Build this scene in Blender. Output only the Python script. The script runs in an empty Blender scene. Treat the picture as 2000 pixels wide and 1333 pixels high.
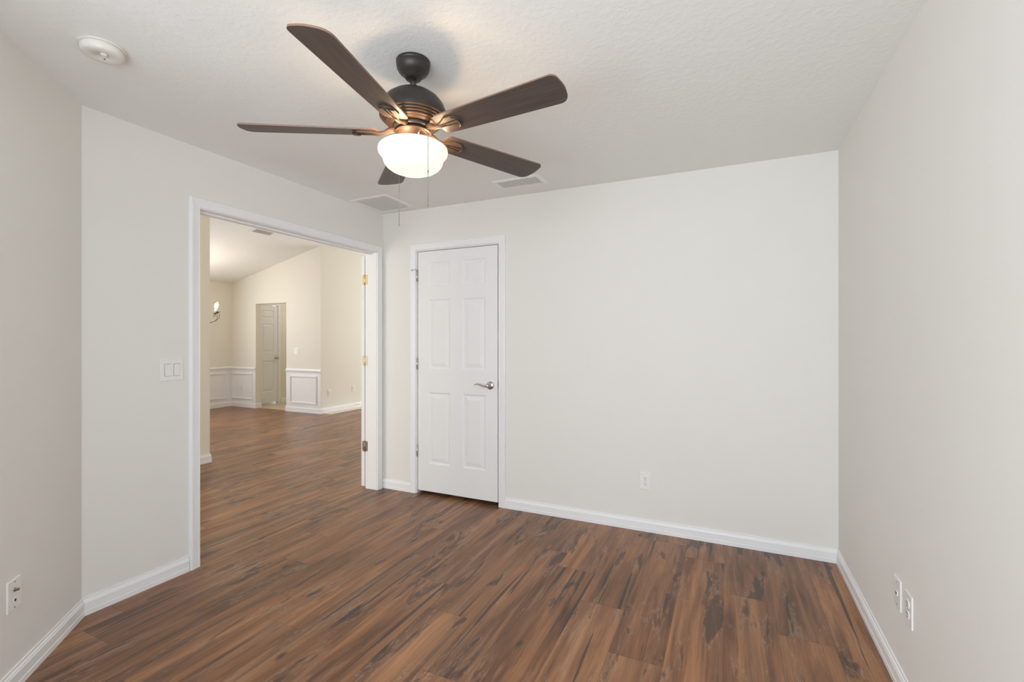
import bpy, bmesh, math, random
from mathutils import Vector, Matrix, noise
C = bpy.context.scene.collection
SC = bpy.context.scene
PI = math.pi
random.seed(7)

# ---------------------------------------------------------------- camera
YAW = math.radians(24.76)
CAMH = 1.32
cd = bpy.data.cameras.new('camera'); cam = bpy.data.objects.new('camera', cd); C.objects.link(cam)
cam.location = (0, 0, CAMH); cam.rotation_euler = (PI / 2, 0, YAW)
cd.sensor_fit = 'HORIZONTAL'; cd.sensor_width = 36.0
cd.lens = 36.0 * 915 / 2000
cd.shift_y = -2.5 / 2000
cd.clip_start = 0.02
SC.camera = cam

# ---------------------------------------------------------------- world, daylight, exposure
SC.view_settings.view_transform = 'Standard'
SC.view_settings.look = 'None'
SC.view_settings.exposure = 0.0
SC.view_settings.gamma = 1.0
SC.view_settings.use_curve_mapping = False
w = bpy.data.worlds.new('sky'); SC.world = w; w.use_nodes = True
bg = w.node_tree.nodes['Background']; bg.inputs[0].default_value = (0.80, 0.89, 1.0, 1); bg.inputs[1].default_value = 1.5
SC.cycles.max_bounces = 14
SC.cycles.diffuse_bounces = 10

def area(name, loc, rot, sx, sy, power, col):
    l = bpy.data.lights.new(name, 'AREA'); l.shape = 'RECTANGLE'; l.size = sx; l.size_y = sy
    l.energy = power; l.color = col
    o = bpy.data.objects.new(name, l); C.objects.link(o); o.location = loc; o.rotation_euler = rot
    return o
# daylight through unseen windows; room, entry and living ones are stand-ins added for it
area('daylight_room_standin', (-0.55, -1.14, 1.40), (PI / 2 + .22, 0, 0), 1.9, 1.5, 87, (0.85, 0.91, 0.99))
area('daylight_dining_window', (-9.18, 3.6, 1.40), (PI / 2 + .25, 0, -PI / 2), 1.8, 1.6, 118, (0.93, 0.96, 1.0))
area('daylight_entry_standin', (-4.0, -1.34, 1.45), (PI / 2 + .25, 0, 0), 1.6, 1.9, 66, (1.0, 0.95, 0.86))
area('daylight_living_standin', (-4.8, 9.64, 1.45), (PI / 2 + .25, 0, PI), 2.6, 1.9, 84, (1.0, 0.98, 0.92))

# ---------------------------------------------------------------- helpers
def lin(r, g, b):
    f = lambda c: (c / 255 / 12.92) if c / 255 <= .04045 else ((c / 255 + .055) / 1.055) ** 2.4
    return (f(r), f(g), f(b), 1)

def mat(name, col, rough=.5, metal=0, spec=.5, bump=None, emis=None, coat=0):
    m = bpy.data.materials.new(name); m.use_nodes = True
    nt = m.node_tree; b = nt.nodes['Principled BSDF']
    b.inputs['Base Color'].default_value = col
    b.inputs['Roughness'].default_value = rough
    b.inputs['Metallic'].default_value = metal
    b.inputs['Specular IOR Level'].default_value = spec
    b.inputs['Coat Weight'].default_value = coat
    if emis:
        b.inputs['Emission Color'].default_value = emis[0]; b.inputs['Emission Strength'].default_value = emis[1]
    n = nt.nodes.new('ShaderNodeTexNoise'); tc = nt.nodes.new('ShaderNodeTexCoord')
    nt.links.new(tc.outputs['Object'], n.inputs['Vector'])
    if bump is None: bump = (60, .02, .002)
    n.inputs['Scale'].default_value = bump[0]; n.inputs['Detail'].default_value = 4
    bp = nt.nodes.new('ShaderNodeBump'); bp.inputs['Strength'].default_value = bump[1]; bp.inputs['Distance'].default_value = bump[2]
    src = n.outputs['Fac']
    if len(bump) > 3:
        r = nt.nodes.new('ShaderNodeValToRGB'); r.color_ramp.elements[0].position = bump[3]; r.color_ramp.elements[1].position = bump[4]
        nt.links.new(src, r.inputs[0]); src = r.outputs[0]
    nt.links.new(src, bp.inputs['Height']); nt.links.new(bp.outputs[0], b.inputs['Normal'])
    return m

M = {}
M['wall'] = mat('wall_paint', (.795, .788, .752, 1), .75, spec=.2, bump=(220, .10, .002))
M['hallwall'] = mat('hall_wall_paint', (.80, .78, .705, 1), .75, spec=.2, bump=(220, .10, .002))
M['ceil'] = mat('knockdown_ceiling', (.845, .86, .845, 1), .9, spec=.1, bump=(38, .11, .005, .48, .60))
M['trim'] = mat('trim_paint', (.86, .87, .88, 1), .35, spec=.4)
M['door'] = mat('door_paint', (.84, .845, .85, 1), .42, spec=.35, bump=(160, .06, .002))
M['plastic'] = mat('white_plastic', (.84, .84, .82, 1), .3)
M['oldplastic'] = mat('ivory_plastic', (.74, .73, .68, 1), .35)
M['slot'] = mat('dark_slot', (.03, .03, .03, 1), .6)
M['nickel'] = mat('satin_nickel', (.62, .60, .57, 1), .25, 1)
M['brass'] = mat('brass', (.80, .66, .42, 1), .35, .8)
M['paintbrass'] = mat('worn_pale_brass', (.74, .68, .55, 1), .4, .6)
M['agedsteel'] = mat('aged_steel', (.36, .31, .26, 1), .4, .9)
M['bronze'] = mat('oil_rubbed_bronze', (.034, .028, .024, 1), .40, .2, .5)
M['bronzewarm'] = mat('brushed_copper_bronze', (.085, .048, .030, 1), .42, .3, .5)
M['bronzelit'] = mat('bronze_lit_tint', (.13, .080, .052, 1), .5, .2, .4)  # bronze with a lightened base colour, imitating bulb glow on brackets and rod
M['bladeedge'] = mat('blade_edge', (.20, .12, .09, 1), .5)
M['chain'] = mat('pull_chain', (.30, .26, .22, 1), .35, .9)
M['iron'] = mat('chandelier_iron', (.07, .055, .045, 1), .5, .6)
M['candle'] = mat('candle_sleeve', (.85, .80, .68, 1), .5, emis=((1, .85, .6, 1), .08))  # slight emission imitates bulb light falling on the sleeve
M['bulb'] = mat('lit_bulb', (1, .95, .85, 1), .3, emis=((1, .88, .68, 1), 25))
M['ventmetal'] = mat('vent_enamel', (.86, .855, .84, 1), .5)
M['ventdark'] = mat('vent_duct', (.06, .06, .06, 1), .8)
M['filter'] = mat('filter_mesh', (.72, .72, .72, 1), .9, bump=(300, .5, .004))
def pane_mat():
    m = bpy.data.materials.new('window_glass'); m.use_nodes = True; nt = m.node_tree; nt.nodes.clear()
    o = nt.nodes.new('ShaderNodeOutputMaterial'); t = nt.nodes.new('ShaderNodeBsdfTransparent'); g = nt.nodes.new('ShaderNodeBsdfGlossy')
    g.inputs['Roughness'].default_value = .02; mx = nt.nodes.new('ShaderNodeMixShader'); mx.inputs[0].default_value = .06
    nt.links.new(t.outputs[0], mx.inputs[1]); nt.links.new(g.outputs[0], mx.inputs[2]); nt.links.new(mx.outputs[0], o.inputs[0])
    return m
M['pane'] = pane_mat()
def bowl_mat():
    m = mat('frosted_bowl_glass', (.36, .35, .32, 1), .35, emis=((1.0, .965, .84, 1), .80))
    return m
M['bowl'] = bowl_mat()

def blade_mat():
    m = mat('blade_wood', (.06, .045, .04, 1), .42, spec=.4)
    nt = m.node_tree; b = nt.nodes['Principled BSDF']
    tc = nt.nodes.new('ShaderNodeTexCoord'); mp = nt.nodes.new('ShaderNodeMapping'); mp.inputs['Scale'].default_value = (3, 60, 10)
    n = nt.nodes.new('ShaderNodeTexNoise'); n.inputs['Scale'].default_value = 1.5; n.inputs['Detail'].default_value = 5
    r = nt.nodes.new('ShaderNodeValToRGB'); r.color_ramp.elements[0].position = .3; r.color_ramp.elements[1].position = .75
    r.color_ramp.elements[0].color = (.060, .044, .038, 1); r.color_ramp.elements[1].color = (.100, .074, .062, 1)
    nt.links.new(tc.outputs['Object'], mp.inputs[0]); nt.links.new(mp.outputs[0], n.inputs['Vector']); nt.links.new(n.outputs['Fac'], r.inputs[0]); nt.links.new(r.outputs[0], b.inputs['Base Color'])
    return m
M['blade'] = blade_mat()

def tile_mat():
    m = mat('beige_tile', (.62, .52, .38, 1), .35)
    nt = m.node_tree; b = nt.nodes['Principled BSDF']
    tc = nt.nodes.new('ShaderNodeTexCoord'); br = nt.nodes.new('ShaderNodeTexBrick'); br.offset = 0
    br.inputs['Scale'].default_value = 1; br.inputs['Brick Width'].default_value = .33; br.inputs['Row Height'].default_value = .33; br.inputs['Mortar Size'].default_value = .004
    br.inputs['Color1'].default_value = (.66, .55, .40, 1); br.inputs['Color2'].default_value = (.60, .50, .37, 1); br.inputs['Mortar'].default_value = (.45, .38, .30, 1)
    nt.links.new(tc.outputs['Object'], br.inputs['Vector']); nt.links.new(br.outputs[0], b.inputs['Base Color'])
    return m
M['tile'] = tile_mat()

def floor_mat():
    m = bpy.data.materials.new('rustic_plank'); m.use_nodes = True
    nt = m.node_tree; N = nt.nodes; L = nt.links; b = N['Principled BSDF']
    uv = N.new('ShaderNodeUVMap'); uv.uv_map = 'tex'
    lo = N.new('ShaderNodeUVMap'); lo.uv_map = 'loc'
    tone = N.new('ShaderNodeAttribute'); tone.attribute_name = 'tone'
    def vm(sx, sy, oz=0.0):
        mp = N.new('ShaderNodeMapping'); mp.inputs['Scale'].default_value = (sx, sy, 1); mp.inputs['Location'].default_value = (oz * 3.1, oz * 1.7, oz)
        L.new(uv.outputs[0], mp.inputs[0]); return mp.outputs[0]
    def noi(sx, sy, oz=0, det=4, rough=.5, dist=0):
        n = N.new('ShaderNodeTexNoise'); n.inputs['Scale'].default_value = 1; n.inputs['Detail'].default_value = det
        n.inputs['Roughness'].default_value = rough; n.inputs['Distortion'].default_value = dist
        L.new(vm(sx, sy, oz), n.inputs['Vector']); return n.outputs['Fac']
    def ramp(src, pts):
        r = N.new('ShaderNodeValToRGB'); e = r.color_ramp.elements
        e.remove(e[1]); e[0].position = pts[0][0]
        for i, (p, c) in enumerate(pts):
            q = e[0] if i == 0 else e.new(p)
            q.color = c if isinstance(c, tuple) else (c, c, c, 1)
        L.new(src, r.inputs[0]); return r.outputs[0]
    def mix(f, a, c, mode='MIX'):
        x = N.new('ShaderNodeMix'); x.data_type = 'RGBA'; x.blend_type = mode
        if isinstance(f, float): x.inputs[0].default_value = f
        else: L.new(f, x.inputs[0])
        for s, v in ((6, a), (7, c)):
            if isinstance(v, tuple): x.inputs[s].default_value = v
            else: L.new(v, x.inputs[s])
        return x.outputs[2]
    def ma(op, a, c=None):
        x = N.new('ShaderNodeMath'); x.operation = op
        for s, v in ((0, a), (1, c)):
            if v is None: continue
            if isinstance(v, (int, float)): x.inputs[s].default_value = v
            else: L.new(v, x.inputs[s])
        return x.outputs[0]
    base = ramp(noi(9, 1.1, 0, 6, .55, .9), [(.30, lin(94, 63, 43)), (.43, lin(124, 84, 56)), (.54, lin(142, 97, 65)), (.68, lin(168, 119, 80))])
    strips = ramp(noi(13, .45, 4, 2, .4, .3), [(.55, 0.0), (.60, 1.0)])
    base = mix(ma('MULTIPLY', strips, .55), base, lin(170, 122, 84))
    greys = ramp(noi(10, .7, 9, 3, .5, .5), [(.52, 0.0), (.60, 1.0)])
    base = mix(ma('MULTIPLY', greys, .32), base, lin(90, 70, 60))
    pale = ramp(noi(14, 1.6, 17, 6, .6, .5), [(.55, 0.0), (.62, 1.0)])
    base = mix(ma('MULTIPLY', pale, .45), base, lin(166, 128, 100))
    fine = ramp(noi(150, 5, 2, 4, .6, .4), [(.25, .68), (.5, 1.0), (.8, 1.22)])
    base = mix(.8, base, fine, 'MULTIPLY')
    figure = ramp(noi(48, 1.8, 13, 5, .6, .5), [(.35, .82), (.5, 1.0), (.65, 1.14)])
    base = mix(.8, base, figure, 'MULTIPLY')
    # smoky charcoal patches, their bleached ragged rims, splits and knots
    smn = noi(9.5, 2.1, 21, 9, .62, .6)
    rim = ramp(smn, [(.535, 0.0), (.57, 1.0), (.61, 0.0)])
    crk = ramp(noi(120, 22, 5, 4, .7, 1.0), [(.48, 0.0), (.56, 1.0)])
    base = mix(ma('MULTIPLY', ma('MULTIPLY', rim, crk), .50), base, lin(176, 150, 130))
    sm = ramp(smn, [(.570, 0.0), (.625, 1.0)])
    base = mix(ma('MULTIPLY', sm, .66), base, lin(58, 48, 46))
    spl = ramp(noi(24, .6, 33, 4, .5, .25), [(.635, 0.0), (.66, 1.0)])
    base = mix(ma('MULTIPLY', spl, .80), base, lin(52, 44, 46))
    vo = N.new('ShaderNodeTexVoronoi'); vo.inputs['Scale'].default_value = 1; L.new(vm(5, 2.6, 2), vo.inputs['Vector'])
    kn = ramp(ma('ADD', vo.outputs['Distance'], ma('MULTIPLY', noi(60, 30, 3, 4), .08)), [(.085, 1.0), (.14, 0.0)])
    base = mix(ma('MULTIPLY', kn, .8), base, lin(58, 45, 38))
    base = mix(1.0, base, tone.outputs['Color'], 'MULTIPLY')
    # plank seams
    sx = N.new('ShaderNodeSeparateXYZ'); L.new(lo.outputs[0], sx.inputs[0])
    e1 = ma('LESS_THAN', sx.outputs[0], .0016); e2 = ma('LESS_THAN', sx.outputs[1], .002)
    seam = ma('MAXIMUM', e1, e2)
    base = mix(ma('MULTIPLY', seam, .55), base, lin(60, 44, 36))
    L.new(base, b.inputs['Base Color'])
    rr = ramp(noi(40, 3, 8, 3), [(.3, .30), (.7, .38)])
    L.new(rr, b.inputs['Roughness']); b.inputs['Specular IOR Level'].default_value = .45
    bp = N.new('ShaderNodeBump'); bp.inputs['Strength'].default_value = .18; bp.inputs['Distance'].default_value = .002
    L.new(ma('SUBTRACT', noi(110, 4, 6, 4, .6), ma('MULTIPLY', seam, .8)), bp.inputs['Height']); L.new(bp.outputs[0], b.inputs['Normal'])
    return m
M['floor'] = floor_mat()

def tag(o, label=None, cat=None, group=None, kind=None):
    if label: o['label'] = label
    if cat: o['category'] = cat
    if group: o['group'] = group
    if kind: o['kind'] = kind
    return o

class MB:
    def __init__(s): s.bm = bmesh.new(); s.mi = 0; s.flat = False
    def _set(s, fs, smooth=False):
        for f in fs: f.material_index = s.mi; f.smooth = smooth
    def face(s, pts, smooth=False):
        vs = [s.bm.verts.new(p) for p in pts]; f = s.bm.faces.new(vs); s._set([f], smooth); return f
    def box(s, a, b):
        (x0, y0, z0), (x1, y1, z1) = [(min(p), ) for p in ()] or ((min(a[0], b[0]), min(a[1], b[1]), min(a[2], b[2])), (max(a[0], b[0]), max(a[1], b[1]), max(a[2], b[2])))
        v = [s.bm.verts.new((x, y, z)) for x in (x0, x1) for y in (y0, y1) for z in (z0, z1)]
        fs = [s.bm.faces.new([v[i] for i in q]) for q in ((0, 1, 3, 2), (4, 6, 7, 5), (0, 4, 5, 1), (2, 3, 7, 6), (0, 2, 6, 4), (1, 5, 7, 3))]
        s._set(fs); return s
    def bbox(s, a, b, bev=.002, seg=2):
        n0 = set(s.bm.verts); e0 = set(s.bm.edges)
        s.box(a, b)
        es = [e for e in s.bm.edges if e not in e0]
        r = bmesh.ops.bevel(s.bm, geom=es, offset=bev, segments=seg, affect='EDGES', profile=.5)
        for f in r['faces']: f.material_index = s.mi
        return s
    def lathe(s, prof, cx=0, cy=0, n=48, cap0=True, cap1=True, mat4=None):
        rings = []
        for r, z in prof:
            ring = []
            for i in range(n):
                a = 2 * PI * i / n
                p = Vector((cx + r * math.cos(a), cy + r * math.sin(a), z))
                if mat4: p = mat4 @ p
                ring.append(s.bm.verts.new(p))
            rings.append(ring)
        fs = []
        for a, b in zip(rings, rings[1:]):
            for i in range(n):
                fs.append(s.bm.faces.new((a[i], a[(i + 1) % n], b[(i + 1) % n], b[i])))
        if cap0: fs.append(s.bm.faces.new(rings[0]))
        if cap1: fs.append(s.bm.faces.new(list(reversed(rings[-1]))))
        s._set(fs, True); return s
    def tube(s, pts, r, n=8, caps=True):
        pts = [Vector(p) for p in pts]; rings = []
        rr = r if isinstance(r, (list, tuple)) else [r] * len(pts)
        up = Vector((0, 0, 1))
        t0 = (pts[1] - pts[0]).normalized()
        u = t0.cross(up)
        if u.length < 1e-4: u = Vector((1, 0, 0))
        u.normalize()
        for i, p in enumerate(pts):
            t = (pts[min(i + 1, len(pts) - 1)] - pts[max(i - 1, 0)]).normalized()
            u = (u - t * u.dot(t)); 
            if u.length < 1e-5: u = t.orthogonal()
            u.normalize(); v = t.cross(u)
            rings.append([s.bm.verts.new(p + rr[i] * (math.cos(2 * PI * k / n) * u + math.sin(2 * PI * k / n) * v)) for k in range(n)])
        fs = []
        for a, b in zip(rings, rings[1:]):
            for k in range(n): fs.append(s.bm.faces.new((a[k], a[(k + 1) % n], b[(k + 1) % n], b[k])))
        if caps: fs += [s.bm.faces.new(list(reversed(rings[0]))), s.bm.faces.new(rings[-1])]
        s._set(fs, True); return s
    def prism(s, outline, z0, z1, f=lambda a, b, c: (a, b, c), side_mi=None):
        lo = [s.bm.verts.new(f(x, y, z0)) for x, y in outline]; hi = [s.bm.verts.new(f(x, y, z1)) for x, y in outline]
        fs = [s.bm.faces.new(list(reversed(lo))), s.bm.faces.new(hi)]; n = len(outline); s._set(fs)
        sd = [s.bm.faces.new((lo[i], lo[(i + 1) % n], hi[(i + 1) % n], hi[i])) for i in range(n)]; s._set(sd)
        if side_mi is not None:
            for q in sd: q.material_index = side_mi
        return s
    def sweep(s, prof, path, f, closed=False):
        # path 2D; profile (offset to the left of travel, out-of-plane); mitred corners
        P = [Vector(p) for p in path]; n = len(P); rings = []
        for i in range(n):
            ds = []
            if closed or i > 0: ds.append((P[i] - P[i - 1]).normalized())
            if closed or i < n - 1: ds.append((P[(i + 1) % n] - P[i]).normalized())
            ns = [Vector((-d.y, d.x)) for d in ds]
            if len(ns) == 2:
                m = (ns[0] + ns[1]).normalized(); m = m / max(.2, m.dot(ns[0]))
            else: m = ns[0]
            rings.append([s.bm.verts.new(f(P[i].x + m.x * o, P[i].y + m.y * o, h)) for o, h in prof])
        fs = []; k = len(prof); rng = range(n if closed else n - 1)
        for i in rng:
            a, b = rings[i], rings[(i + 1) % n]
            for j in range(k): fs.append(s.bm.faces.new((a[j], a[(j + 1) % k], b[(j + 1) % k], b[j])))
        if not closed: fs += [s.bm.faces.new(rings[0]), s.bm.faces.new(list(reversed(rings[-1])))]
        s._set(fs); return s
    def build(s, name, mats, parent=None, loc=None):
        bmesh.ops.recalc_face_normals(s.bm, faces=s.bm.faces)
        me = bpy.data.meshes.new(name)
        if loc:
            bmesh.ops.translate(s.bm, verts=s.bm.verts, vec=-Vector(loc))
        s.bm.to_mesh(me); s.bm.free()
        for m in (mats if isinstance(mats, (list, tuple)) else [mats]): me.materials.append(M[m])
        o = bpy.data.objects.new(name, me); C.objects.link(o)
        if loc: o.location = loc
        if parent: o.parent = parent
        return o
def empty(name, loc, rot=(0, 0, 0)):
    o = bpy.data.objects.new(name, None); C.objects.link(o); o.location = loc; o.rotation_euler = rot; o.empty_display_size = .05
    return o
def struct(o, label, cat): return tag(o, label, cat, kind='structure')

# ---------------------------------------------------------------- room shell
H = 2.44; T = .12
XL, XR, YB, YF = -2.80, .592, 3.32, -1.0
DX, DY = -1.63, 0.0           # where the angled wall ends
OY0, OY1, OZ = 1.716, 3.237, 2.088   # wide doorway in the left wall
HX = -8.97; HY = 6.13

# floor of planks laid along y
def build_floor():
    bm = bmesh.new(); t = bm.loops.layers.uv.new('tex'); lo = bm.loops.layers.uv.new('loc'); col = bm.loops.layers.float_color.new('tone')
    W, LN = .22, 1.22; X0, X1, Y0, Y1 = -9.1, .72, -1.35, 9.8
    k = math.floor((X0 + 1.56) / W)
    rnd = random.Random(11)
    while -1.56 + k * W < X1:
        xa = -1.56 + k * W; off = 2.15 - .27 * k + (.06 * math.sin(k * 2.3)); off -= LN * math.ceil((off - Y0) / LN)
        y = off
        while y < Y1:
            ru, rv = rnd.uniform(0, 90), rnd.uniform(0, 90); b = rnd.uniform(.78, 1.02); wv = rnd.uniform(-.03, .03)
            fl = rnd.random() < .5
            a0, a1, b0, b1 = max(xa, X0), min(xa + W, X1), max(y, Y0), min(y + LN, Y1)
            # leave the tiled passage out
            def quad(a0, a1, b0, b1):
                if a1 - a0 < 1e-5 or b1 - b0 < 1e-5: return
                f = bm.faces.new([bm.verts.new(p) for p in ((a0, b0, 0), (a1, b0, 0), (a1, b1, 0), (a0, b1, 0))])
                for l in f.loops:
                    p = l.vert.co; l[t].uv = ((p.x - xa) * (-1 if fl else 1) + ru, p.y - y + rv); l[lo].uv = (p.x - xa, p.y - y)
                    l[col] = (b * (1 + wv), b, b * (1 - wv), 1)
            if a0 < -6.6 and b1 > HY + .06:
                quad(a0, a1, b0, min(b1, HY + .06))
            else: quad(a0, a1, b0, b1)
            y += LN
        k += 1
    me = bpy.data.meshes.new('floor'); bm.to_mesh(me); bm.free(); me.materials.append(M['floor'])
    o = bpy.data.objects.new('floor', me); C.objects.link(o)
    struct(o, 'rustic brown wood plank floor running through both rooms', 'floor')
build_floor()
struct(MB().box((-9.1, HY + .06, -.02), (-6.46, 8.2, 0)).build('floor_passage', 'tile'), 'beige tile floor of the small passage beyond the far opening', 'floor')

def wall(name, mats, boxes, label):
    m = MB()
    for a, b in boxes: m.box(a, b)
    return struct(m.build(name, mats), label, 'wall')
wall('wall_right', 'wall', [((XR, YF - T, 0), (XR + T, YB + T, H))], 'long off-white wall on the right side of the room')
CX0, CX1, CZ = -2.435, -1.640, 2.082  # closet door opening
wall('wall_back', 'wall', [((XL, YB, 0), (CX0, YB + T, H)), ((CX1, YB, 0), (XR, YB + T, H)), ((CX0, YB, CZ), (CX1, YB + T, H))], 'off-white back wall with the closet door')
def left_wall():
    m = MB()
    # two-toned: hall side differs from room side
    def seg(y0, y1, z0, z1):
        m.mi = 0; m.box((XL - T + .012, y0, z0), (XL, y1, z1)); m.mi = 1; m.box((XL - T, y0, z0), (XL - T + .012, y1, z1)); m.mi = 0
    seg(DY - .0 + 1.12, OY0, 0, H); seg(OY1, YB + T, 0, H); seg(OY0, OY1, OZ, H)
    m.mi = 1
    m.box((XL - T, YB + T, 0), (XL, 9.6, 3.4)); m.box((XL - T, -1.3, 0), (XL, 1.12, 3.4)); m.box((XL - T, 1.12, H), (XL, YB + T, 3.4))
    return m.build('wall_left', ['wall', 'hallwall'])
struct(left_wall(), 'off-white left wall with the wide cased doorway', 'wall')
def angled_wall():
    m = MB(); d = T / math.sqrt(2)
    m.prism([(XL, XL * 0 + 1.17), (DX, DY), (DX - d, DY - d), (XL, 1.17 - 2 * d)], 0, H)
    return m.build('wall_angled', 'wall')
struct(angled_wall(), 'short angled off-white wall at the left edge', 'wall')
wall('wall_side', 'wall', [((DX - T, YF, 0), (DX, DY - .06, H))], 'short off-white wall beside the camera')
WX0, WX1, WZ0, WZ1 = -1.5, .42, .72, 2.16
wall('wall_front', 'wall', [((DX - T, YF - T, 0), (WX0, YF, H)), ((WX1, YF - T, 0), (XR, YF, H)), ((WX0, YF - T, 0), (WX1, YF, WZ0)), ((WX0, YF - T, WZ1), (WX1, YF, H))], 'off-white window wall behind the camera')
struct(MB().box((XL - .0, YF - T, H), (XR + T, YB + T, H + .1)).build('ceiling', 'ceil'), 'textured white ceiling of the near room', 'ceiling')
wall('wall_closet', 'wall', [((CX0 - .3, YB + .75, 0), (CX1 + .3, YB + .8, H)), ((CX0 - .35, YB + T, 0), (CX0 - .3, YB + .8, H)), ((CX1 + .3, YB + T, 0), (CX1 + .35, YB + .8, H)), ((CX0 - .3, YB + T, H - .05), (CX1 + .3, YB + .75, H))], 'closet interior behind the closed white door')

# windows out of view; all but the dining one are added daylight stand-ins
def window(name, f, w_, h_, label, nx=2, nz=2):
    # f maps (a, depth, z)
    fr = MB(); t = .045
    def bx(a0, a1, z0, z1, d0, d1): 
        p, q = f(a0, d0, z0), f(a1, d1, z1); fr.box(p, q)
    bx(0, w_, 0, t, -.03, .03); bx(0, w_, h_ - t, h_, -.03, .03); bx(0, t, t, h_ - t, -.03, .03); bx(w_ - t, w_, t, h_ - t, -.03, .03)
    for i in range(1, nx): bx(w_ * i / nx - .012, w_ * i / nx + .012, t, h_ - t, -.015, .015)
    for i in range(1, nz): bx(t, w_ - t, h_ * i / nz - .012, h_ * i / nz + .012, -.0149, .0149)
    o = fr.build(name, 'trim'); struct(o, label, 'window')
    g = MB(); g.box(f(t, -.002, t), f(w_ - t, .002, h_ - t)); g.build('pane', 'pane', o)
window('window_1', lambda a, d, z: (WX0 + a, YF - .06 + d, WZ0 + z), WX1 - WX0, WZ1 - WZ0, 'white framed stand-in window behind the camera, out of view')

# ---------------------------------------------------------------- hall and dining room beyond
SL = .23
def vault(x): return H + SL * (x - HX)
HWX = -6.565
HO0, HO1, HOZ = -8.265, -7.43, 2.01
def hall():
    # wall with wainscot and opening, facing the camera
    m = MB()
    def gab(x0, x1, z0):
        m.prism([(x0, z0), (x1, z0), (x1, vault(x1) + .05), (x0, vault(x0) + .05)], HY, HY + .11, lambda a, b, c: (a, c, b))
    gab(HX - .1, HO0, 0); gab(HO1, HWX, 0); gab(HO0, HO1, HOZ)
    struct(m.build('wall_dining_back', 'hallwall'), 'cream dining room wall with the narrow opening', 'wall')
    m = MB(); m.box((HWX - .1, HY + .11, 0), (HWX, 9.5, 3.1))
    struct(m.build('wall_hall', 'hallwall'), 'cream hall wall receding right of the dining room', 'wall')
    m = MB(); y0, y1, z0, z1 = 2.7, 4.5, .7, 2.2
    m.box((HX - .12, -1.3, 0), (HX, y0, 2.5)); m.box((HX - .12, y1, 0), (HX, HY + .1, 2.5)); m.box((HX - .12, y0, 0), (HX, y1, z0)); m.box((HX - .12, y0, z1), (HX, y1, 2.5))
    struct(m.build('wall_dining_left', 'hallwall'), 'cream dining room wall behind the chandelier', 'wall')
    window('window_2', lambda a, d, z: (HX - .06 + d, y0 + a, z0 + z), y1 - y0, z1 - z0, 'white framed dining room window')
    # partition whose end shows just inside the doorway
    m = MB(); m.box((-5.19, -1.2, 0), (-5.07, 3.22, 3.36))
    struct(m.build('wall_partition', 'hallwall'), 'shaded cream partition end seen at left inside the doorway', 'wall')
    # hidden ends
    m = MB(); m.box((HX - .1, -1.32, 0), (-4.85, -1.2, 3.4)); m.box((-3.15, -1.32, 0), (XL - T, -1.2, 3.4)); m.box((-4.85, -1.32, 0), (-3.15, -1.2, .5)); m.box((-4.85, -1.32, 2.45), (-3.15, -1.2, 3.4))
    struct(m.build('wall_entry', 'hallwall'), 'hidden cream entry wall', 'wall')
    window('window_3', lambda a, d, z: (-4.85 + a, -1.26 + d, .5 + z), 1.7, 1.95, 'white framed stand-in entry window, out of view')
    m = MB(); m.box((HWX - .1, 9.5, 0), (-6.2, 9.6, 3.4)); m.box((-3.4, 9.5, 0), (XL - T, 9.6, 3.4)); m.box((-6.2, 9.5, 0), (-3.4, 9.6, .5)); m.box((-6.2, 9.5, 2.45), (-3.4, 9.6, 3.4))
    struct(m.build('wall_living', 'hallwall'), 'hidden cream living room wall', 'wall')
    window('window_4', lambda a, d, z: (-6.2 + a, 9.55 + d, .5 + z), 2.8, 1.95, 'white framed stand-in living room window, out of view', 3, 2)
    # passage
    m = MB(); m.box((-8.65, HY + .11, 0), (-8.57, 6.38, 2.4)); m.box((-8.65, 6.88, 0), (-8.57, 8.0, 2.4)); m.box((-8.65, 6.38, 2.05), (-8.57, 6.88, 2.4))
    m.box((-8.65, 8.0, 0), (-6.66, 8.08, 2.4)); m.box((-8.95, 6.3, 0), (-8.9, 7.0, 2.4))
    struct(m.build('wall_passage', 'hallwall'), 'cream passage wall beyond the narrow opening', 'wall')
    m = MB(); m.box((-8.95, HY + .11, 2.36), (-6.66, 8.08, 2.42))
    struct(m.build('ceiling_passage', 'ceil'), 'white passage ceiling', 'ceiling')
    # vaulted ceiling
    m = MB(); xr = -5.07
    m.prism([(HX - .12, vault(HX - .12)), (xr, vault(xr)), (XL - T, vault(xr)), (XL - T, vault(xr) + .1), (xr, vault(xr) + .1), (HX - .12, vault(HX - .12) + .1)], -1.32, 9.6, lambda a, b, c: (a, c, b))
    struct(m.build('ceiling_vault', 'ceil'), 'sloping cream vaulted ceiling above the dining room', 'ceiling')
hall()
# added fill lamp, out of view, that brightens the passage
def fill_lamp(name, x, y, z, power, label):
    e = empty(name, (x, y, z)); tag(e, label, 'fill light')
    MB().lathe([(.15, 0), (.15, -.02), (.14, -.03)], n=32).build('base', 'nickel', e)
    MB().lathe([(.138, -.031), (.13, -.06), (.09, -.085), (.03, -.095)], n=32).build('lamp_shade', 'bowl', e)
    l = bpy.data.lights.new('glow', 'POINT'); l.energy = power; l.color = (1, .93, .84); l.shadow_soft_size = .1
    o = bpy.data.objects.new('glow', l); C.objects.link(o); o.location = (x, y, z - .2)
fill_lamp('passage_fill_lamp', -7.7, 7.2, 2.36, 8, 'added round frosted fill light, out of view in the tiled passage')

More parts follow.
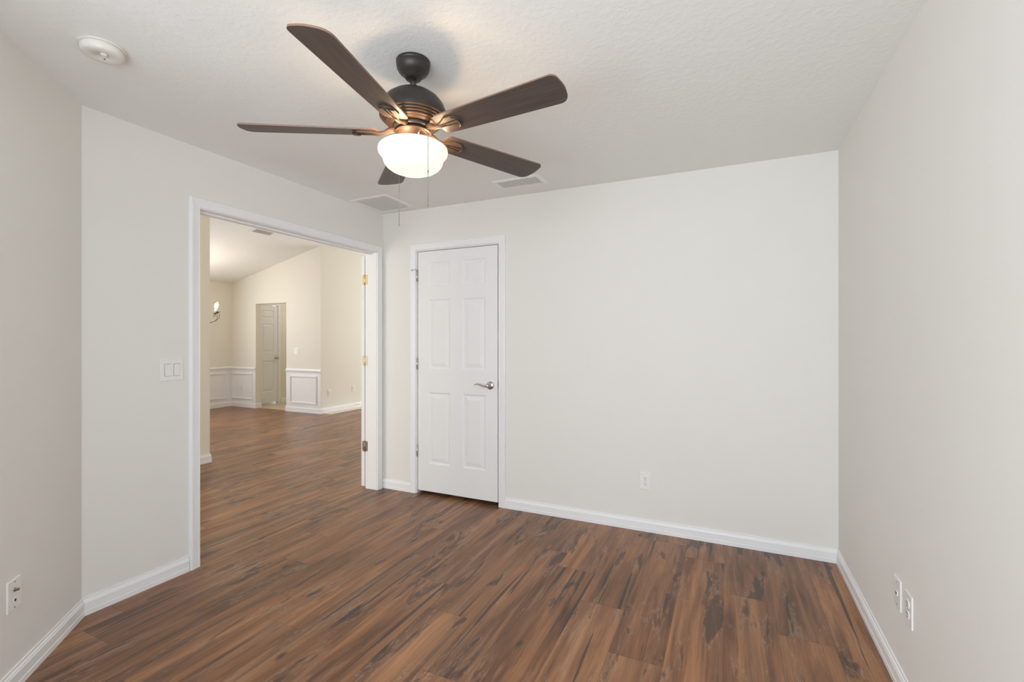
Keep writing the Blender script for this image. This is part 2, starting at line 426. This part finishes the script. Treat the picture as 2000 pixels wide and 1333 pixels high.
# ---------------------------------------------------------------- trim
BH = .083
BPROF = [(0, 0), (.014, 0), (.014, .022), (.0125, .024), (.0125, .060), (.0105, .064), (.009, .070), (.0055, .074), (.005, .083), (0, .083)]
def base(name, path, label, h=1.0, z0=0):
    m = MB(); m.sweep([(o, z0 + z * h) for o, z in BPROF], path, lambda a, b, c: (a, b, c))
    return struct(m.build(name, 'trim'), label, 'baseboard')
g = .0005
base('baseboard_back', [(XR, YB), (CX1 + .0535, YB)], 'white baseboard below the back wall, right of the closet door')
base('baseboard_right', [(XR, YF), (XR, YB)], 'white baseboard along the right wall')
base('baseboard_corner', [(CX0 - .062, YB), (XL, YB)], 'short white baseboard between the closet door and the doorway')
base('baseboard_left', [(XL, OY0 - .061), (XL, 1.17), (DX, DY), (DX, YF)], 'white baseboard on the left and angled walls')
base('baseboard_partition', [(-5.19, 3.22), (-5.07, 3.22), (-5.07, -1.2)], 'white baseboard wrapping the partition end', 1.12)
base('baseboard_hall', [(HWX, 9.5), (HWX, HY), (HO1, HY), (HO1, HY + .11)][::1], 'white baseboard around the wainscot corner in the hall', 1.25)
base('baseboard_dining', [(HO0, HY + .11), (HO0, HY), (HX, HY), (HX, -1.2)], 'white baseboard of the far dining room corner', 1.25)
base('baseboard_passage', [(-8.57, 8.0), (-8.57, 6.93)], 'white baseboard in the tiled passage', 1.1)

CW = .0575
CPROF = [(0, 0), (0, .010), (.004, .0125), (.008, .011), (.012, .0115), (.036, .0155), (.042, .0175), (.050, .0175), (.055, .015), (CW, .012), (CW, 0)]
def casing(name, path, f, label):
    m = MB(); m.sweep(CPROF, path, f); return struct(m.build(name, 'trim'), label, 'door casing')
# wide doorway: travel so that left of travel points away from the opening
casing('trim_1', [(OY0, 0), (OY0, OZ), (OY1, OZ), (OY1, 0)], lambda a, b, c: (XL + c, a, b), 'white casing framing the wide doorway in the left wall')
m = MB()
jt = .018
def jambs(m, f, a0, a1, z1, d0, d1, stop=None):
    t = .004
    m.box(f(a0 - .006, d0, 0), f(a0 + t, d1, z1)); m.box(f(a1 - t, d0, 0), f(a1 + .006, d1, z1)); m.box(f(a0, d0, z1 - t), f(a1, d1, z1 + .006))
    if stop:
        s0, s1 = stop; q = .012
        m.box(f(a0 + t, s0, z1 - t - q), f(a1 - t, s1, z1 - t))
jambs(m, lambda a, d, z: (XL - d, a, z), OY0, OY1, OZ, -.001, T + .001, (.045, .082))
# casing on the hall side
struct(m.build('trim_2', 'trim'), 'white door jamb and stop lining the wide doorway', 'door jamb')
casing('trim_3', [(OY0, 0), (OY0, OZ), (OY1, OZ), (OY1, 0)], lambda a, b, c: (XL - T - c * .8, a, b), 'white casing on the hall side of the wide doorway')
# closet
casing('trim_4', [(CX1 - .004, 0), (CX1 - .004, CZ + .004), (CX0 - .004, CZ + .004), (CX0 - .004, 0)][::-1], lambda a, b, c: (a, YB - c, b), 'white casing framing the closet door')
m = MB(); jambs(m, lambda a, d, z: (a, YB + d, z), CX0, CX1, CZ, .0005, T, (.040, .075))
struct(m.build('trim_5', 'trim'), 'white jamb behind the closet door', 'door jamb')

# ---------------------------------------------------------------- panelled doors
def door_mesh(w, h, t, cols, rows, deep=.007):
    """front face at y=0 looking to -y, hinge side x=0, thickness to +y, bottom z=0"""
    m = MB(); bm = m.bm
    xs = sorted({0, w} | {c for p in cols for c in p}); zs = sorted({0, h} | {c for p in rows for c in p})
    for side, yy, sg in ((0, 0, 1), (1, t, -1)):
        for i in range(len(xs) - 1):
            for j in range(len(zs) - 1):
                x0, x1, z0, z1 = xs[i], xs[i + 1], zs[j], zs[j + 1]
                if (x0, x1) in cols and (z0, z1) in rows:
                    rings = []
                    for ins, d in ((0, 0), (.006, .002), (.014, deep), (.022, deep), (.050, .0012), (.053, .001)):
                        rings.append([bm.verts.new((a, yy + sg * d, b)) for a, b in ((x0 + ins, z0 + ins), (x1 - ins, z0 + ins), (x1 - ins, z1 - ins), (x0 + ins, z1 - ins))])
                    for a, b in zip(rings, rings[1:]):
                        for k in range(4): bm.faces.new((a[k], a[(k + 1) % 4], b[(k + 1) % 4], b[k]))
                    bm.faces.new(rings[-1])
                else:
                    m.face([(x0, yy, z0), (x1, yy, z0), (x1, yy, z1), (x0, yy, z1)])
    for a, b in (((0, 0), (0, h)), ((w, 0), (w, h))): m.face([(a[0], 0, 0), (a[0], t, 0), (a[0], t, h), (a[0], 0, h)])
    m.face([(0, 0, 0), (w, 0, 0), (w, t, 0), (0, t, 0)]); m.face([(0, 0, h), (w, 0, h), (w, t, h), (0, t, h)])
    bmesh.ops.remove_doubles(bm, verts=bm.verts, dist=1e-5)
    return m
def butt_hinge(parent, loc, rot, mt, label=None, hh=.089, leaf_a=True, leaf_b=True, wl=.026):
    """barrel along z at origin; leaves spread along +-x, facing -y"""
    m = MB(); m.lathe([(.0055, -hh / 2), (.0055, hh / 2)], n=14)
    for k in (-.27, 0, .27): pass
    m.lathe([(.0035, hh / 2), (.0062, hh / 2 + .002), (.004, hh / 2 + .006), (.001, hh / 2 + .007)], n=12); m.lathe([(.004, -hh / 2 - .005), (.006, -hh / 2)], n=12)
    for s, on in ((-1, leaf_a), (1, leaf_b)):
        if not on: continue
        pts = []
        R_ = .007
        for cx_, cz_, a0 in ((wl - R_, hh / 2 - R_, 0), ):
            pass
        out = [(0, -hh / 2)]
        for k in range(5): a = -PI / 2 + k * PI / 8; out.append((wl - R_ + R_ * math.cos(a), -hh / 2 + R_ + R_ * math.sin(a)))
        for k in range(5): a = k * PI / 8; out.append((wl - R_ + R_ * math.cos(a), hh / 2 - R_ + R_ * math.sin(a)))
        out.append((0, hh / 2))
        m.prism([(s * x, z) for x, z in out], .001, .0040, lambda a, b, c: (a, c, b))
        m.mi = 1
        for zx, zz in ((.010, -.032), (.018, -.011), (.010, .011), (.018, .032)):
            M4 = Matrix.Translation((s * zx, .0012, zz)) @ Matrix.Rotation(PI / 2, 4, 'X')
            m.lathe([(.0028, 0), (.0022, .001)], n=8, mat4=M4)
        m.mi = 0
    o = m.build('hinge', [mt, 'agedsteel'], parent); o.location = loc; o.rotation_euler = rot
    if label: o['label'] = label
    return o

# closet door
DW, DH, DZ0 = .763, 2.042, .030
cols = [(.107, .322), (.441, .656)]; rows = [(.236, .846), (1.042, 1.634), (1.742, 1.953)]
dd = empty('door_1', (-2.421, YB, DZ0)); struct(dd, 'white six-panel closet door with lever handle', 'door')
door_mesh(DW, DH, .035, cols, rows).build('panel', 'door', dd).location = (0, .002, 0)
for z in (1.867, 1.113, .365):
    butt_hinge(dd, (-.0045, -.006, z - DZ0), (0, 0, 0), 'nickel', leaf_a=False, leaf_b=False)
# hinge pin stop on the top hinge
m = MB(); m.tube([(-.0045, -.006, 1.92 - DZ0), (-.02, -.020, 1.922 - DZ0), (-.045, -.028, 1.918 - DZ0)], .0028, 8); m.lathe([(.006, 0), (.006, .006)], n=12, mat4=Matrix.Translation((-.047, -.024, 1.918 - DZ0)) @ Matrix.Rotation(PI / 2, 4, 'X'))
m.build('door_stop', 'nickel', dd)
def lever(parent, loc, flip=1, rot=(0, 0, 0), mt='nickel'):
    # rosette + curved lever pointing to -x*flip ; facing -y
    e = MB()
    R4 = Matrix.Rotation(PI / 2, 4, 'X')
    e.lathe([(.033, 0), (.033, .004), (.030, .009), (.020, .012), (.0125, .014), (.011, .045), (.014, .048), (.014, .060), (.010, .064), (.002, .065)], n=32, mat4=R4)
    P = [(0, 0), (-.014, -.003), (-.03, -.004), (-.05, .001), (-.072, .009), (-.092, .013), (-.106, .010), (-.115, .003)]
    e.tube([(flip * x, -.054 - abs(x) * .03, z) for x, z in P], [.009, .0085, .0075, .0068, .006, .0055, .0045, .003], 10)
    o = e.build('door_handle', mt, parent); o.location = loc; o.rotation_euler = rot; o['label'] = 'satin nickel lever handle'
    return o
lever(dd, (-1.722 + 2.421, .002, .955 - DZ0))
m = MB(); m.box((DW - .0005, .006, .91), (DW + .0015, .03, .97)); m.build('latch_plate', 'nickel', dd)

# french door leaf swung flat against the hall side of the wall; its hinge edge shows
d2 = empty('door_2', (XL - T - .0166, OY1 - .003, .018)); struct(d2, 'white door leaf swung open behind the right jamb of the wide doorway', 'door')
lf = door_mesh(.755, 2.045, .035, [(.107, .318), (.437, .648)], rows).build('panel', 'door', d2)
lf.rotation_euler = (0, 0, PI / 2); lf.location = (0, 0, 0)
for z, mt, lb in ((1.853, 'brass', 'yellow brass hinge'), (1.135, 'paintbrass', 'pale worn brass hinge'), (.375, 'agedsteel', 'aged grey-brown hinge')):
    butt_hinge(d2, (.0080, -.0045, z - .018), (0, 0, 0), mt, lb, wl=.030)

# narrow three-panel door in the passage
casing('trim_6', [(6.43, 0), (6.43, 2.03), (6.86, 2.03), (6.86, 0)], lambda a, b, c: (-8.57 + c, a, b), 'white casing of the narrow door in the passage')
d3 = empty('door_3', (-8.60, 6.405, .03)); struct(d3, 'narrow three-panel white door seen through the far opening', 'door')
pd = door_mesh(.453, 1.99, .03, [(.09, .363)], [(.22, .86), (1.03, 1.62), (1.72, 1.90)], .010).build('panel', 'door', d3)
pd.rotation_euler = (0, 0, PI / 2); pd.location = (.028, 0, 0)
m = MB(); R4 = Matrix.Rotation(PI / 2, 4, 'Y')
m.lathe([(.032, 0), (.030, .008), (.014, .012), (.012, .03), (.026, .045), (.030, .058), (.022, .070), (.004, .074)], n=24, mat4=R4)
kn = m.build('door_knob', 'nickel', d3); kn.location = (.029, .405, .945 - .03)

# ---------------------------------------------------------------- wainscot
WP = [(0, 0), (0, .012), (.008, .018), (.018, .012), (.026, .014), (.030, 0)]
def picture_frame(name, rect, f, label):
    a0, a1, z0, z1 = rect
    m = MB(); m.sweep(WP, [(a0, z0), (a0, z1), (a1, z1), (a1, z0)], lambda a, b, c: f(a, c, b), closed=True)
    return struct(m.build(name, 'trim'), label, 'wall moulding')
RP = [(0, 0), (.010, 0), (.013, .012), (.020, .030), (.028, .040), (.028, .052), (.012, .056), (.010, .072), (0, .074)]
fB = lambda a, d, z: (a, HY - .004 - d, z)
m = MB(); m.box((HO1, HY - .004, 0), (HWX, HY + .001, .74)); struct(m.build('trim_7', 'trim'), 'white wainscot panel right of the narrow opening', 'wainscot')
m = MB(); m.box((HX, HY - .004, 0), (HO0, HY + .001, .74)); m.box((HX - .001, -1.2, 0), (HX + .004, HY, .74)); struct(m.build('trim_8', 'trim'), 'white wainscot of the far dining room corner', 'wainscot')
def rail(name, path, label):
    m = MB(); m.sweep([(o, .715 + z) for o, z in RP], path, lambda a, b, c: (a, b, c)); struct(m.build(name, 'trim'), label, 'chair rail')
rail('trim_9', [(HWX, HY + .002), (HWX + .0, HY), (HO1, HY)][1:], 'white chair rail right of the narrow opening')
rail('trim_10', [(HO0, HY), (HX, HY), (HX, -1.2)], 'white chair rail around the far dining room corner')
picture_frame('trim_11', (-7.30, -6.68, .185, .64), fB, 'raised frame moulding on the wainscot right of the narrow opening')
picture_frame('trim_12', (-8.93, -8.38, .185, .645), fB, 'raised frame moulding on the wainscot left of the narrow opening')
picture_frame('trim_13', (5.15, 5.98, .185, .645), lambda a, d, z: (HX + .004 + d, a, z), 'raised frame moulding on the far left dining wall')

# ---------------------------------------------------------------- wall plates  (local: plate in xz plane, facing -y)
def frame_for(face):
    return {'-y': 0, '-x': -PI / 2, '+x': PI / 2, '+y': PI, 'diag': None}[face]
def plate_obj(w, h, parent, mt='plastic'):
    m = MB(); m.bbox((-w / 2, -.006, -h / 2), (w / 2, 0, h / 2), .0025, 3); return m.build('plate', mt, parent)
def screw(m, x, z):
    m.lathe([(.0032, 0), (.0028, .0012)], n=10, mat4=Matrix.Translation((x, -.006, z)) @ Matrix.Rotation(PI / 2, 4, 'X'))
def outlet(loc, rz, label, detail=True, mt='plastic', w=.074, h=.117):
    e = empty('outlet', loc, (0, 0, rz)); tag(e, label, 'outlet')
    plate_obj(w, h, e, mt)
    for s in (-1, 1):
        cz = s * .0195
        m = MB(); out = []
        for k in range(24):
            a = 2 * PI * k / 24; x, z = .0168 * math.cos(a), .0168 * math.sin(a); z = max(-.0135, min(.0135, z)); out.append((x, cz + z))
        m.prism(out, -.0085, -.0058, lambda a, b, c: (a, c, b))
        r = m.build('receptacle', mt, e)
        q = MB(); q.box((-.0078, -.0092, cz + .0005), (-.0054, -.0083, cz + .009)); q.box((.0054, -.0092, cz + .0015), (.0078, -.0083, cz + .008))
        q.lathe([(.0028, 0), (.0028, .0008)], n=10, mat4=Matrix.Translation((0, -.0083, cz - .0065)) @ Matrix.Rotation(PI / 2, 4, 'X'))
        q.build('slot', 'slot', r)
    m = MB(); screw(m, 0, 0); m.build('screw', 'nickel', e)
    return e
outlet((-.518, YB, .345), 0, 'white duplex outlet low on the back wall right of the closet door')
outlet((XR, 2.122, .352), -PI / 2, 'white duplex outlet on the right wall, the nearer of its two plates')
e = empty('phone_plate', (XR, 2.242, .352), (0, 0, -PI / 2)); tag(e, 'white single jack wall plate just behind the outlet on the right wall', 'wall plate')
plate_obj(.074, .117, e)
m = MB(); m.bbox((-.009, -.0085, -.010), (.009, -.0058, .010), .001, 1); j = m.build('jack', 'plastic', e)
m = MB(); m.box((-.005, -.0092, -.005), (.005, -.0084, .004)); m.build('socket', 'slot', j)
for z in (-.042, .042):
    m = MB(); screw(m, 0, z); m.build('screw', 'nickel', e)
# coax plate on the angled wall
e = empty('cable_plate', (-2.4435, .8135, .361), (0, 0, PI / 4 + PI / 2 * 0)); tag(e, 'white cable and phone wall plate on the angled wall at far left', 'wall plate')
e.rotation_euler = (0, 0, PI * .75)
plate_obj(.078, .117, e)
m = MB(); R4 = Matrix.Translation((0, -.006, .018)) @ Matrix.Rotation(PI / 2, 4, 'X')
m.lathe([(.0075, 0), (.0075, .003), (.0048, .003), (.0048, .013), (.0020, .013)], n=12, mat4=R4); m.build('coaxial_connector', 'agedsteel', e)['label'] = 'dark metal coaxial connector'
m = MB(); m.bbox((-.008, -.0075, -.030), (.008, -.0058, -.012), .001, 1); j = m.build('jack', 'plastic', e)
m = MB(); m.box((-.0045, -.0084, -.026), (.0045, -.0073, -.017)); m.build('socket', 'slot', j)
for z in (-.048, .048):
    m = MB(); screw(m, 0, z); m.build('screw', 'agedsteel', e)
# double rocker switches
def rocker_plate(loc, rz, label):
    e = empty('light_switch', loc, (0, 0, rz)); tag(e, label, 'light switch')
    plate_obj(.117, .117, e)
    for k, x in enumerate((-.023, .023)):
        f = MB(); f.box((x - .0172, -.0064, -.034), (x + .0172, -.0059, .034)); f.build('gap', 'slot', e)
        m = MB(); s = 1 if k else -1
        m.prism([(-.0063, -.0325), (-.0095, -.0325), (-.0075, 0), (-.0115, .0325), (-.0063, .0325)] if s > 0 else [(-.0063, -.0325), (-.0115, -.0325), (-.0075, 0), (-.0095, .0325), (-.0063, .0325)], x - .0160, x + .0160, lambda a, b, c: (c, a, b))
        m.build('rocker', 'plastic', e)
        for z in (-.048, .048):
            m = MB(); screw(m, x, z); m.build('screw', 'plastic', e)
    return e
rocker_plate((XL, 1.5685, 1.153), PI / 2, 'white double rocker light switch left of the wide doorway')
rocker_plate((-7.163, HY, 1.112), 0, 'white double switch plate on the dining wall above the wainscot')
outlet((HWX, 6.326, .355), PI / 2, 'white outlet low on the receding hall wall')
outlet((HWX, 6.93, .375), PI / 2, 'white wall outlet farther along the receding hall wall, near the jamb')
outlet((-8.66, HY - .004, .372), 0, 'white outlet inside the framed wainscot left of the narrow opening')
m = MB(); m.lathe([(.008, 0), (.008, .005), (.004, .006), (.004, .06), (.009, .061), (.009, .072)], n=12, mat4=Matrix.Rotation(PI / 2, 4, 'Y'))
o = m.build('door_stop', 'brass'); o.location = (HWX + .0125, 6.99, .07); tag(o, 'small spring door stop on the hall baseboard', 'door stop')

# ---------------------------------------------------------------- ceiling pieces
# supply register near the back wall
def register(name, x0, x1, y0, y1, z, label, nslat=6, tilt=None):
    cx, cy = (x0 + x1) / 2, (y0 + y1) / 2; e = empty(name, (cx, cy, z)); tag(e, label, 'ceiling vent')
    w, d = (x1 - x0) / 2, (y1 - y0) / 2; b = .030
    m = MB(); prof = [(0, 0), (0, -.006), (b * .3, -.009), (b, -.007), (b, 0)]
    m.sweep([(-o_ , z_) for o_, z_ in [(0, 0), (0, -.003), (b * .4, -.008), (b, -.008), (b, 0)]], [(-w, -d), (-w, d), (w, d), (w, -d)], lambda a, b_, c: (a, b_, c), closed=True)
    m.build('frame', 'ventmetal', e)
    m = MB(); m.box((-w + b - .001, -d + b - .001, -.0012), (w - b + .001, d - b + .001, -.0002)); m.build('duct', 'ventdark', e)
    long_x = w > d
    for k in range(nslat):
        t = -1 + 2 * (k + .5) / nslat
        m = MB()
        if long_x:
            yy = t * (d - b); h = (d - b) / nslat
            m.prism([(yy + h * .36, -.0104), (yy + h * .30, -.0110), (yy - h * .44, -.0088), (yy - h * .38, -.0080)], -(w - b), w - b, lambda a, b_, c: (c, a, b_))
        else:
            xx = t * (w - b); h = (w - b) / nslat
            m.prism([(xx + h * .36, -.0104), (xx + h * .30, -.0110), (xx - h * .44, -.0088), (xx - h * .38, -.0080)], -(d - b), d - b, lambda a, b_, c: (a, c, b_))
        m.build('slat', 'ventmetal', e)
    return e
register('ceiling_vent', -1.525, -1.165, 2.950, 3.137, H, 'white slatted supply vent in the ceiling above the closet wall')
rg = register('ceiling_vent', -.18, .18, -.09, .09, 0, 'small slatted vent in the sloping dining room ceiling', 5)
rg.location = (-6.555, 4.985, vault(-6.555)); rg.rotation_euler = (0, -math.atan(SL), PI / 2 * 0)
# orientation: long side along y
rg.rotation_euler = (Matrix.Rotation(-math.atan(SL), 4, 'Y') @ Matrix.Rotation(PI / 2, 4, 'Z')).to_euler()
# return air grille with filter
e = empty('return_grille', (-2.575, 3.06, H)); tag(e, 'square white return air grille in the ceiling above the doorway corner', 'ceiling vent')
w = .185; d = .195; b = .032
m = MB(); m.sweep([(-o_, z_) for o_, z_ in [(0, 0), (0, -.003), (b * .3, -.007), (b, -.006), (b, 0)]], [(-w, -d), (-w, d), (w, d), (w, -d)], lambda a, b_, c: (a, b_, c), closed=True); m.build('frame', 'ventmetal', e)
m = MB(); m.box((-w + b, -d + b, -.0012), (w - b, d - b, -.0002)); m.build('filter', 'filter', e)
for k in range(15):
    y = -d + b + (2 * d - 2 * b) * (k + .5) / 15; m = MB(); m.prism([(y + .006, -.0050), (y + .005, -.0056), (y - .004, -.0046), (y - .003, -.0040)], -(w - b), w - b, lambda a, b_, c: (c, a, b_)); m.build('slat', 'ventmetal', e)
# smoke detector
e = empty('smoke_detector', (-2.175, .972, H)); tag(e, 'round ivory smoke detector on the ceiling at upper left', 'smoke detector')
MB().lathe([(.072, 0), (.074, -.002), (.074, -.006), (.069, -.0065)], n=48).build('base', 'oldplastic', e)
MB().lathe([(.066, -.0062), (.0665, -.009), (.0665, -.026), (.063, -.032), (.056, -.035), (.020, -.0365), (.019, -.035), (.002, -.0352)], n=48).build('cover', 'oldplastic', e)
m = MB(); m.lathe([(.010, -.0350), (.010, -.0385), (.008, -.0395), (.001, -.0395)], cx=.022, cy=-.006, n=20); m.build('test_button', 'plastic', e)
m = MB(); m.lathe([(.0025, -.035), (.0025, -.0375)], cx=-.012, cy=.012, n=8); m.build('sensor_light', 'slot', e)

# ---------------------------------------------------------------- ceiling fan
FX, FY = -1.15, 1.545
fan = empty('ceiling_fan', (FX, FY, H)); tag(fan, 'dark bronze five-blade ceiling fan with a lit frosted bowl', 'ceiling fan')
z = lambda hh: hh + CAMH - H     # height above the camera -> local
MB().lathe([(.063, 0), (.0675, -.002), (.0675, -.012), (.0655, -.0135), (.0665, -.016), (.0665, -.022), (.064, -.034), (.055, -.048), (.043, -.058), (.036, -.064), (.031, -.072), (.026, -.073)], n=48).build('canopy', 'bronze', fan)
MB().lathe([(.0128, -.06), (.0128, z(1.008))], n=24).build('downrod', 'bronze', fan)
m = MB(); m.lathe([(.015, z(1.018)), (.021, z(1.014)), (.022, z(1.004)), (.030, z(.999)), (.055, z(.994)), (.082, z(.983)), (.106, z(.965)), (.122, z(.944)), (.131, z(.920)), (.133, z(.903)), (.131, z(.894))], n=64, cap1=False)
rp = []; r0, z0 = .131, .894
for k in range(4):
    rp += [(r0 - .000, z(z0)), (r0 + .0015, z(z0 - .0025)), (r0 - .0005, z(z0 - .005)), (r0 - .0085, z(z0 - .0058)), (r0 - .0095, z(z0 - .0068))]; r0 -= .0078; z0 -= .0078
m.mi = 1
m.lathe(rp + [(.095, z(.860)), (.080, z(.857))], n=64, cap0=False)
m.build('motor_housing', ['bronze', 'bronzewarm'], fan)
MB().lathe([(.078, z(.858)), (.080, z(.852)), (.078, z(.843)), (.058, z(.842))], n=48).build('flywheel', 'bronze', fan)
m = MB(); m.lathe([(.064, z(.842)), (.066, z(.838)), (.072, z(.832)), (.073, z(.829)), (.0715, z(.828)), (.064, z(.829)), (.063, z(.805)), (.060, z(.785)), (.045, z(.780)), (.012, z(.779))], n=48)
m.build('switch_housing', 'bronzewarm', fan)
m = MB(); m.lathe([(.011, z(.781)), (.011, z(.70)), (.009, z(.695))], n=16); m.build('center_rod', 'bronzelit', fan)
# frosted bowl, open at the top
BW = [(.118, z(.770)), (.128, z(.773)), (.1365, z(.767)), (.1385, z(.757)), (.136, z(.747)), (.128, z(.737)), (.121, z(.728)), (.1185, z(.718)), (.115, z(.707)), (.106, z(.695)), (.090, z(.683)), (.068, z(.674)), (.040, z(.668)), (.014, z(.666))]
inn = [(r - .003 if r > .02 else r, zz + .0035) for r, zz in reversed(BW)]
m = MB(); m.lathe(BW, n=64, cap0=False, cap1=True); m.lathe(inn, n=64, cap0=True, cap1=False)
bowl = m.build('glass_bowl', 'bowl', fan); bowl['label'] = 'glowing frosted glass bowl'
for k in range(3):
    a = 2 * PI * k / 3 + .5
    l = bpy.data.lights.new('bulb_light', 'POINT'); l.energy = 2.0; l.color = (1.0, .68, .40); l.shadow_soft_size = .02
    o = bpy.data.objects.new('bulb_light', l); C.objects.link(o); o.location = (FX + .100 * math.cos(a), FY + .100 * math.sin(a), H + z(.765))
PHASE = math.radians(40.6) + YAW
ZB = z(.832)
def blade_outline():
    pts = []
    r0, r1, w0, w1 = .136, .668, .053, .067
    def corner(cx, cy, r, a0, a1, n=7): return [(cx + r * math.cos(a0 + (a1 - a0) * i / n), cy + r * math.sin(a0 + (a1 - a0) * i / n)) for i in range(n + 1)]
    pts += corner(r0 + .022, -w0 + .022, .022, PI, PI * 1.5)
    pts += [(.35, -w0 - (w1 - w0) * .45)]
    pts += corner(r1 - .030 , -w1 + .026, .026, -PI / 2, -.10)
    pts += [(r1 - .001, -.02), (r1, .0), (r1 - .003, .02)]
    pts += corner(r1 - .044, w1 - .038, .038, .10, PI / 2)
    pts += [(.35, w0 + (w1 - w0) * .45)]
    pts += corner(r0 + .022, w0 - .022, .022, PI / 2, PI)
    return pts
def iron_mesh():
    m = MB()
    # arm from the flywheel to a shield-shaped plate under the blade
    m.tube([(.070, 0, .012), (.095, 0, .006), (.115, 0, -.004), (.140, 0, -.0075), (.165, 0, -.0075)], [.012, .011, .009, .008, .006], 10)
    out = []
    for k in range(25):
        a = -PI / 2 + PI * k / 24
        out.append((.205 + .034 * math.cos(a), .034 * math.sin(a)))
    out += [(.185, .034), (.160, .020), (.140, .010), (.128, .007), (.128, -.007), (.140, -.010), (.160, -.020), (.185, -.034)]
    m.prism(out, -.0085, -.0045)
    return m
def ridge_mesh():
    m = MB()
    arc = [(.205 + .030 * math.cos(-PI * .42 + PI * .84 * k / 16), .030 * math.sin(-PI * .42 + PI * .84 * k / 16), -.0105) for k in range(17)]
    m.tube(arc, [.0015 + .0035 * math.sin(PI * k / 16) for k in range(17)], 8)
    for s in (-1, 1): m.tube([(.140, s * .004, -.0095), (.175, s * .006, -.0095), (.222, s * .009, -.0095)], .0016, 6)
    return m
def build_arm():
    a = MB(); a.mi = 0; a.prism(blade_outline(), -.0038, .0022, side_mi=1)
    bl = a.build('blade', ['blade', 'bladeedge'], fan)
    ir = iron_mesh().build('blade_iron', 'bronzelit', fan)
    rg_ = ridge_mesh().build('ridge', 'bronze', ir)
    return bl, ir, rg_
bl0, ir0, rg0 = build_arm()
for k in range(5):
    if k == 0: bl, ir, rr = bl0, ir0, rg0
    else:
        bl = bl0.copy(); ir = ir0.copy(); rr = rg0.copy()
        for q in (bl, ir, rr): C.objects.link(q)
        bl.parent = fan; ir.parent = fan; rr.parent = ir
    a = PHASE + k * 2 * PI / 5
    Mx = Matrix.Translation((0, 0, ZB)) @ Matrix.Rotation(a, 4, 'Z') @ Matrix.Rotation(math.radians(-12), 4, 'X')
    bl.matrix_local = Mx; ir.matrix_local = Mx
# pull chains on curved guide wires that clear the bowl
def chain(ax, ay, ztop, zbot, jz, name='pull_chain'):
    d = Vector((ax, ay, 0)); u = d.normalized()
    m = MB()
    m.tube([tuple(u * .062 + Vector((0, 0, z(.808)))), tuple(u * .085 + Vector((0, 0, z(.812)))), tuple(u * .12 + Vector((0, 0, z(.800)))), tuple(u * .150 + Vector((0, 0, z(.780)))), tuple(d + Vector((0, 0, z(ztop))))], .0020, 8)
    m.lathe([(.001, z(.818)), (.004, z(.814)), (.004, z(.806)), (.001, z(.802))], cx=u.x * .066, cy=u.y * .066, n=10)
    o = m.build(name, 'chain', fan)
    n = int((ztop - zbot) / .004)
    m = MB(); m.tube([(d.x, d.y, z(ztop)), (d.x, d.y, z(zbot))], .0009, 5)
    for i in range(n):
        zz = z(ztop - (i + .5) * (ztop - zbot) / n)
        m.lathe([(.0004, zz + .0013), (.0017, zz), (.0004, zz - .0013)], cx=d.x, cy=d.y, n=6, cap0=False, cap1=False)
    m.build('beads', 'chain', o)
    m = MB(); m.lathe([(.0008, z(jz + .008)), (.0024, z(jz + .006)), (.0024, z(jz - .006)), (.0008, z(jz - .008))], cx=d.x, cy=d.y, n=8); m.build('connector', 'agedsteel', o)
    m = MB(); m.lathe([(.0008, z(zbot + .006)), (.0022, z(zbot + .003)), (.0022, z(zbot - .006)), (.0008, z(zbot - .009))], cx=d.x, cy=d.y, n=8); m.build('pendant', 'chain', o)
cy_, sy_ = math.cos(YAW), math.sin(YAW)
def camframe(a, b): return (a * cy_ - b * sy_, a * sy_ + b * cy_)
chain(*camframe(.086, -.148), .764, .497, .622)
chain(*camframe(-.093, .149), .764, .500, .648)

# ---------------------------------------------------------------- chandelier (one arm shows past the partition)
ch = empty('chandelier', (-7.73, 4.70, vault(-7.73))); tag(ch, 'dark iron candle chandelier, one lit arm showing beyond the partition end', 'chandelier')
ct = vault(-7.73); zz = lambda Z: Z - ct
MB().lathe([(.055, .01), (.055, -.012), (.03, -.03), (.008, -.035)], n=24).build('canopy', 'iron', ch)
m = MB(); m.tube([(0, 0, -.03), (0, 0, zz(2.10))], .004, 8); m.build('chain', 'iron', ch)
MB().lathe([(.005, zz(2.11)), (.012, zz(2.07)), (.022, zz(2.0)), (.012, zz(1.93)), (.02, zz(1.80)), (.045, zz(1.70)), (.03, zz(1.62)), (.008, zz(1.57))], n=24).build('column', 'iron', ch)
for k in range(5):
    a = YAW + 2 * PI * k / 5
    c, s = math.cos(a), math.sin(a); P = lambda r, Z: (c * r, s * r, zz(Z))
    arm = MB().tube([P(.03, 1.66), P(.08, 1.62), P(.15, 1.595), P(.24, 1.60), P(.31, 1.625), P(.355, 1.665), P(.368, 1.70), P(.355, 1.735), P(.330, 1.750), P(.300, 1.738), P(.292, 1.712), P(.305, 1.698)], .0036, 8).build('arm', 'iron', ch)
    cx_, cyy = c * .330, s * .330
    MB().lathe([(.012, zz(1.752)), (.040, zz(1.762)), (.042, zz(1.766)), (.016, zz(1.768))], cx=cx_, cy=cyy, n=20).build('drip_pan', 'iron', arm)
    MB().lathe([(.013, zz(1.768)), (.013, zz(1.845))], cx=cx_, cy=cyy, n=16).build('candle_sleeve', 'candle', arm)
    MB().lathe([(.006, zz(1.845)), (.014, zz(1.862)), (.017, zz(1.880)), (.011, zz(1.905)), (.002, zz(1.925))], cx=cx_, cy=cyy, n=16).build('bulb', 'bulb', arm)
    
l = bpy.data.lights.new('chandelier_glow', 'POINT'); l.energy = 16; l.color = (1, .84, .64); l.shadow_soft_size = .35
o = bpy.data.objects.new('chandelier_glow', l); C.objects.link(o); o.location = (-7.73, 4.70, 2.02)
